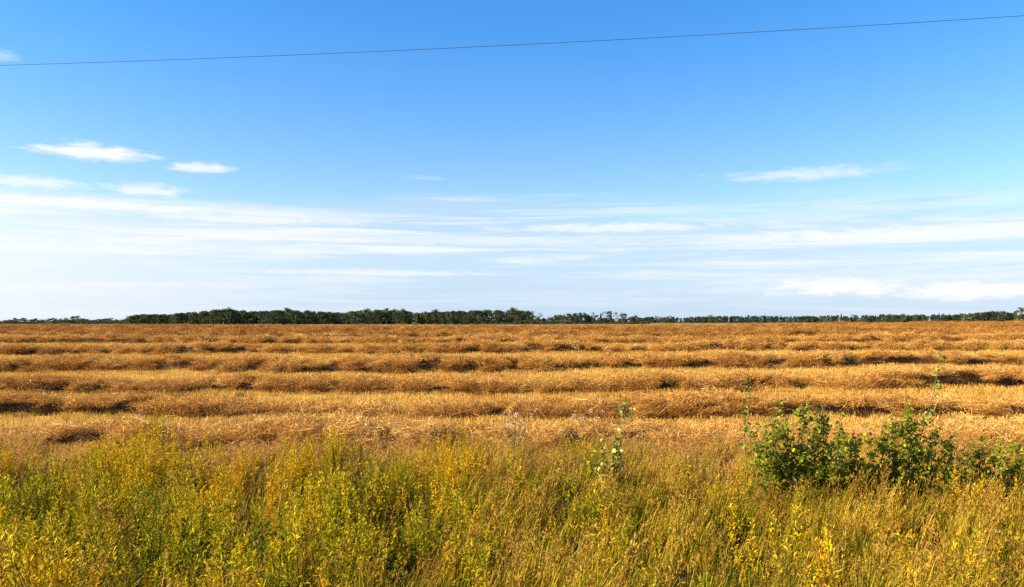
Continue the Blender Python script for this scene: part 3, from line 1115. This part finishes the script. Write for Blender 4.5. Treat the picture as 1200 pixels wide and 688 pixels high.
def tree(xp, d, hpx, kind, label, group, widen=1.0, ybase=None):
    """hpx: height in photo pixels as seen above its foot"""
    x = px(xp, d)
    z = float(gz(x, d))
    h = hpx * d / F
    vi = int(gt.integers(len(PT[kind])))
    s = h / TOPS[kind][vi]
    tm, cm = PT[kind][vi]
    root = empty(NAMES[kind], (x, d, z))
    root.rotation_euler.z = gt.uniform(0, 6.28)
    sx = max(s, .85) * widen * gt.uniform(.9, 1.15)
    root.scale = (sx, sx, s)
    for nm, me in (('trunk', tm), ('crown', cm)):
        c = bpy.data.objects.new(nm, me)
        COL.objects.link(c)
        c.parent = root
    tag(root, label, 'bush' if kind == 3 else 'tree', group)
    return root


def top_left(xp):
    """row of the wood's skyline in the photo"""
    return float(np.interp(xp, [145, 150, 165, 185, 205, 222, 240, 262, 300, 340, 400, 440, 455, 500, 540, 560, 600, 618, 626],
                           [373, 371, 367.5, 368, 367, 365, 364.5, 361.5, 364, 362.5, 365.5, 362.5, 362.5, 365, 363.5, 363.5, 362.5, 363, 368]))


# the dark wood: front rank, one tree after another
LAB_W = {0: 'dark green aspen in the front rank of the long wood', 1: 'yellowing aspen in the front rank of the long wood', 2: 'dark pointed spruce in the front rank of the long wood'}
GR_W = {0: 'dark aspens fronting the long wood', 1: 'yellowing aspens fronting the long wood', 2: 'spruces fronting the long wood'}
xp = 148.0
while xp < 626:
    d = 745 + gt.uniform(-14, 14)
    foot = HZ + (CAMZ - float(gz(px(xp, d), d))) / d * F
    kind = 1 if gt.random() < .16 else (2 if gt.random() < .07 else 0)
    tree(xp, d, foot - top_left(xp) - abs(gt.normal()) * 2.6 + (2.6 if gt.random() < .14 else .8), kind, LAB_W[kind], GR_W[kind])
    xp += gt.uniform(3.0, 5.0)


def wood_stuff(name, x0, x1, d0, d1, n, top, label, kinds=(0, 0, 0, 1), hmul=1.0, seed=0):
    """the mass of the wood behind its front rank"""
    g = np.random.default_rng(seed)
    protos = []
    for kd in sorted(set(kinds)):
        for tm, cm in PT[kd]:
            protos.append((kd, bpy.data.objects.new(name + "_proto", cm)))
    xp_ = g.uniform(x0, x1, n)
    d_ = g.uniform(d0, d1, n)
    x = (xp_ - 600) / F * d_
    z = gz(x, d_)
    foot = HZ + (CAMZ - z) / d_ * F
    tp = np.array([top(q) for q in xp_])
    h = (foot - tp - np.abs(g.normal(size=n)) * 2.2) * d_ / F * hmul
    ks = np.array([kinds[q] for q in g.integers(0, len(kinds), n)])
    pk = np.array([g.choice([j for j, (kd, _) in enumerate(protos) if kd == q]) for q in ks])
    tops = np.array([crown_top(p.data) for _, p in protos])
    s = h / tops[pk]
    sx = np.maximum(s, .85) * g.uniform(.9, 1.2, n)
    o = scatter(name, [p for _, p in protos], np.stack([x, d_, z], 1), np.stack([0 * x, 0 * x, g.uniform(0, 6.28, n)], 1),
                np.stack([sx, sx, s], 1), pk, g.random(n))
    tag(o, label, 'wood', kind='stuff')


wood_stuff("woodland", 150, 624, 760, 840, 420, top_left, 'dense dark mass of the long wood behind its front trees', seed=1)

# far low trees at the left end of the horizon
for q in np.arange(-14, 150, 5.2):
    q = q + gt.uniform(-1.5, 1.5)
    d = 980 + gt.uniform(-40, 40)
    foot = HZ + (CAMZ - float(gz(px(q, d), d))) / d * F
    tp = np.interp(q, [-20, 0, 14, 24, 34, 40, 75, 82, 92, 98, 120, 150], [375, 375, 374, 371.5, 373.5, 374, 373.5, 370, 370.5, 374, 373.5, 373]) + gt.normal() * .6
    big = (14 < q < 32) or (76 < q < 96)
    kind = 0 if big or gt.random() < .4 else (3 if gt.random() < .6 else 1)
    tree(q, d, foot - tp, kind, {0: 'small dark tree in the low ragged line left of the long wood', 3: 'grey green willow bush in the low ragged line left of the long wood',
                                 1: 'small yellowish tree in the low ragged line left of the long wood'}[kind], 'low ragged tree line, kind %d' % kind, 1.25)
wood_stuff("woodland", -20, 152, 1010, 1080, 170, lambda q: float(np.interp(q, [-20, 20, 60, 84, 110, 152], [376, 374.5, 375.5, 373, 375, 373.5])),
           'thin dark scrub of the low ragged line left of the long wood', (0, 3, 1), seed=3)
wood_stuff("woodland", 622, 760, 815, 860, 110, lambda q: float(np.interp(q, [620, 640, 655, 688, 694, 740, 760], [372, 373, 369.5, 368, 372, 371.5, 372.5])),
           'low dark thicket behind the broken clump of trees', (0, 3, 2), seed=4)
# clump beyond the end of the wood
for q, tp, kind, dd in ((630, 371.5, 0, 800), (637, 372, 2, 800), (633, 366, 4, 815), (642, 370.5, 3, 800), (650, 369, 1, 805), (656, 368.5, 0, 800), (662, 367.5, 1, 790),
                        (668, 367, 0, 800), (674, 366.5, 0, 795), (680, 366, 0, 800), (686, 366, 0, 800), (690, 368, 2, 800), (698, 369, 0, 805), (696, 365, 4, 810),
                        (704, 367, 2, 800), (708, 364.5, 4, 800), (714, 364, 0, 805), (716, 368, 2, 795), (722, 365.5, 4, 800), (728, 365.5, 4, 800), (731, 367, 0, 800), (737, 370, 3, 800), (745, 371, 1, 800)):
    foot = HZ + (CAMZ - float(gz(px(q, dd), dd))) / dd * F
    lab = {0: 'round green tree in the broken clump beyond the end of the long wood', 1: 'yellowish tree in the broken clump beyond the end of the long wood',
           2: 'dark spruce in the broken clump beyond the end of the long wood', 3: 'low bush in the broken clump beyond the end of the long wood',
           4: 'tall sparse tree showing sky through its crown in the broken clump'}[kind]
    tree(q, dd, foot - tp, kind, lab, 'broken clump of trees, kind %d' % kind)
# low bushes in front of that clump
for q in list(np.arange(560, 760, 9.0)):
    q = q + gt.uniform(-3, 3)
    d = 700 + gt.uniform(-30, 30)
    tree(q, d, gt.uniform(2.0, 4.5), 3, 'low scrubby bush on the rough ground before the trees', 'scrubby bushes before the trees', 1.3)
# far tree line to the right
def top_right(xp):
    return float(np.interp(xp, [735, 800, 850, 1000, 1040, 1090, 1125, 1140, 1165, 1185, 1195], [371.5, 371, 370, 369.5, 368, 369, 368, 366, 365, 366, 368]))


xp = 742.0
while xp < 1135:
    d = 1290 + gt.uniform(-30, 30)
    foot = HZ + (CAMZ - float(gz(px(xp, d), d))) / d * F
    r_ = gt.random()
    kind = 2 if r_ < .34 else (1 if r_ < .44 else 0)
    tree(xp, d, foot - top_right(xp) + gt.normal() * 1.3, kind,
         {0: 'small dark aspen in the far level tree line', 1: 'small pale aspen in the far level tree line', 2: 'small pointed spruce in the far level tree line'}[kind],
         'far level tree line, kind %d' % kind)
    xp += gt.uniform(3.2, 5.2)
wood_stuff("woodland", 738, 1200, 1310, 1420, 560, top_right, 'dark mass of the far level tree line behind its front trees', (0, 0, 2), seed=2)
for q, tp, kind, dd in ((1128, 367, 1, 1000), (1136, 366.5, 3, 990), (1142, 366, 0, 1000), (1149, 366, 1, 1000), (1156, 365, 0, 1000), (1163, 364, 0, 1000), (1170, 363.5, 0, 995), (1177, 364, 0, 1000), (1183, 366, 0, 1000)):
    foot = HZ + (CAMZ - float(gz(px(q, dd), dd))) / dd * F
    tree(q, dd, foot - tp, kind, {0: 'rounded green tree in the grove at the right end of the far tree line', 1: 'yellowish tree in the grove at the right end of the far tree line',
                                  3: 'bush in the grove at the right end of the far tree line'}[kind], 'grove at the end of the far tree line, kind %d' % kind, 1.15)
for q, tp in ((1192, 363), (1198, 360), (1206, 359), (1214, 361)):
    foot = HZ + (CAMZ - float(gz(px(q, 700), 700))) / 700 * F
    tree(q, 700, foot - tp, 1, 'tall golden brown tree standing past the end of the grove', 'golden trees past the grove')

# ------------------------------------------------------------------ overhead wire on its two poles
M_wire = mat_noise("wire_metal", [(0.3, (.045, .055, .08)), (0.7, (.07, .085, .115))], 5.0, 0.5)
M_pole = mat_noise("pole_wood", [(0.3, (.10, .07, .05)), (0.7, (.22, .17, .12))], 3.0, 0.9, stretch=(4, 4, .3))
M_ins = mat_noise("porcelain", [(0.3, (.30, .28, .26)), (0.7, (.36, .34, .32))], 8.0, 0.25)
XA, XB = -46.0, 44.0


def wire_pt(x):
    yw = 19.0 + (x + 12.1) * (15.8 - 19.0) / (10.06 + 12.1)
    return np.stack([x, yw, CAMZ + 6.0 - .10 + .0008 * x ** 2], -1)


xw = np.linspace(XA, XB, 90)
b = Bag()
b.tube(wire_pt(xw), .0055, 6)
wr = b.build("overhead_wire", [M_wire], smooth=True)
tag(wr, 'single dark utility wire crossing the sky above the field edge', 'wire')
for xq, lab in ((XA, 'weathered wooden utility pole carrying the wire at its far end'), (XB, 'weathered wooden utility pole carrying the wire at its near end')):
    p = wire_pt(np.array(xq))
    z0 = float(gz(p[0], p[1]))
    root = empty("utility_pole", (p[0], p[1], z0))
    h = p[2] - z0
    b = Bag()
    b.tube(np.array([[0, 0, -.5], [0, 0, h * .5], [0, 0, h - .17], [0, 0, h - .165]]), np.array([.16, .135, .11, .001]), 12)
    b.build("pole", [M_pole], root, smooth=False)
    b = Bag()
    b.tube(np.array([[0, 0, h - .17], [0, 0, h - .14], [0, 0, h - .10], [0, 0, h - .06], [0, 0, h - .03], [0, 0, h - .01]]), np.array([.02, .05, .035, .055, .04, .015]), 10)
    b.build("insulator", [M_ins], root, smooth=True)
    tag(root, lab, 'utility pole')
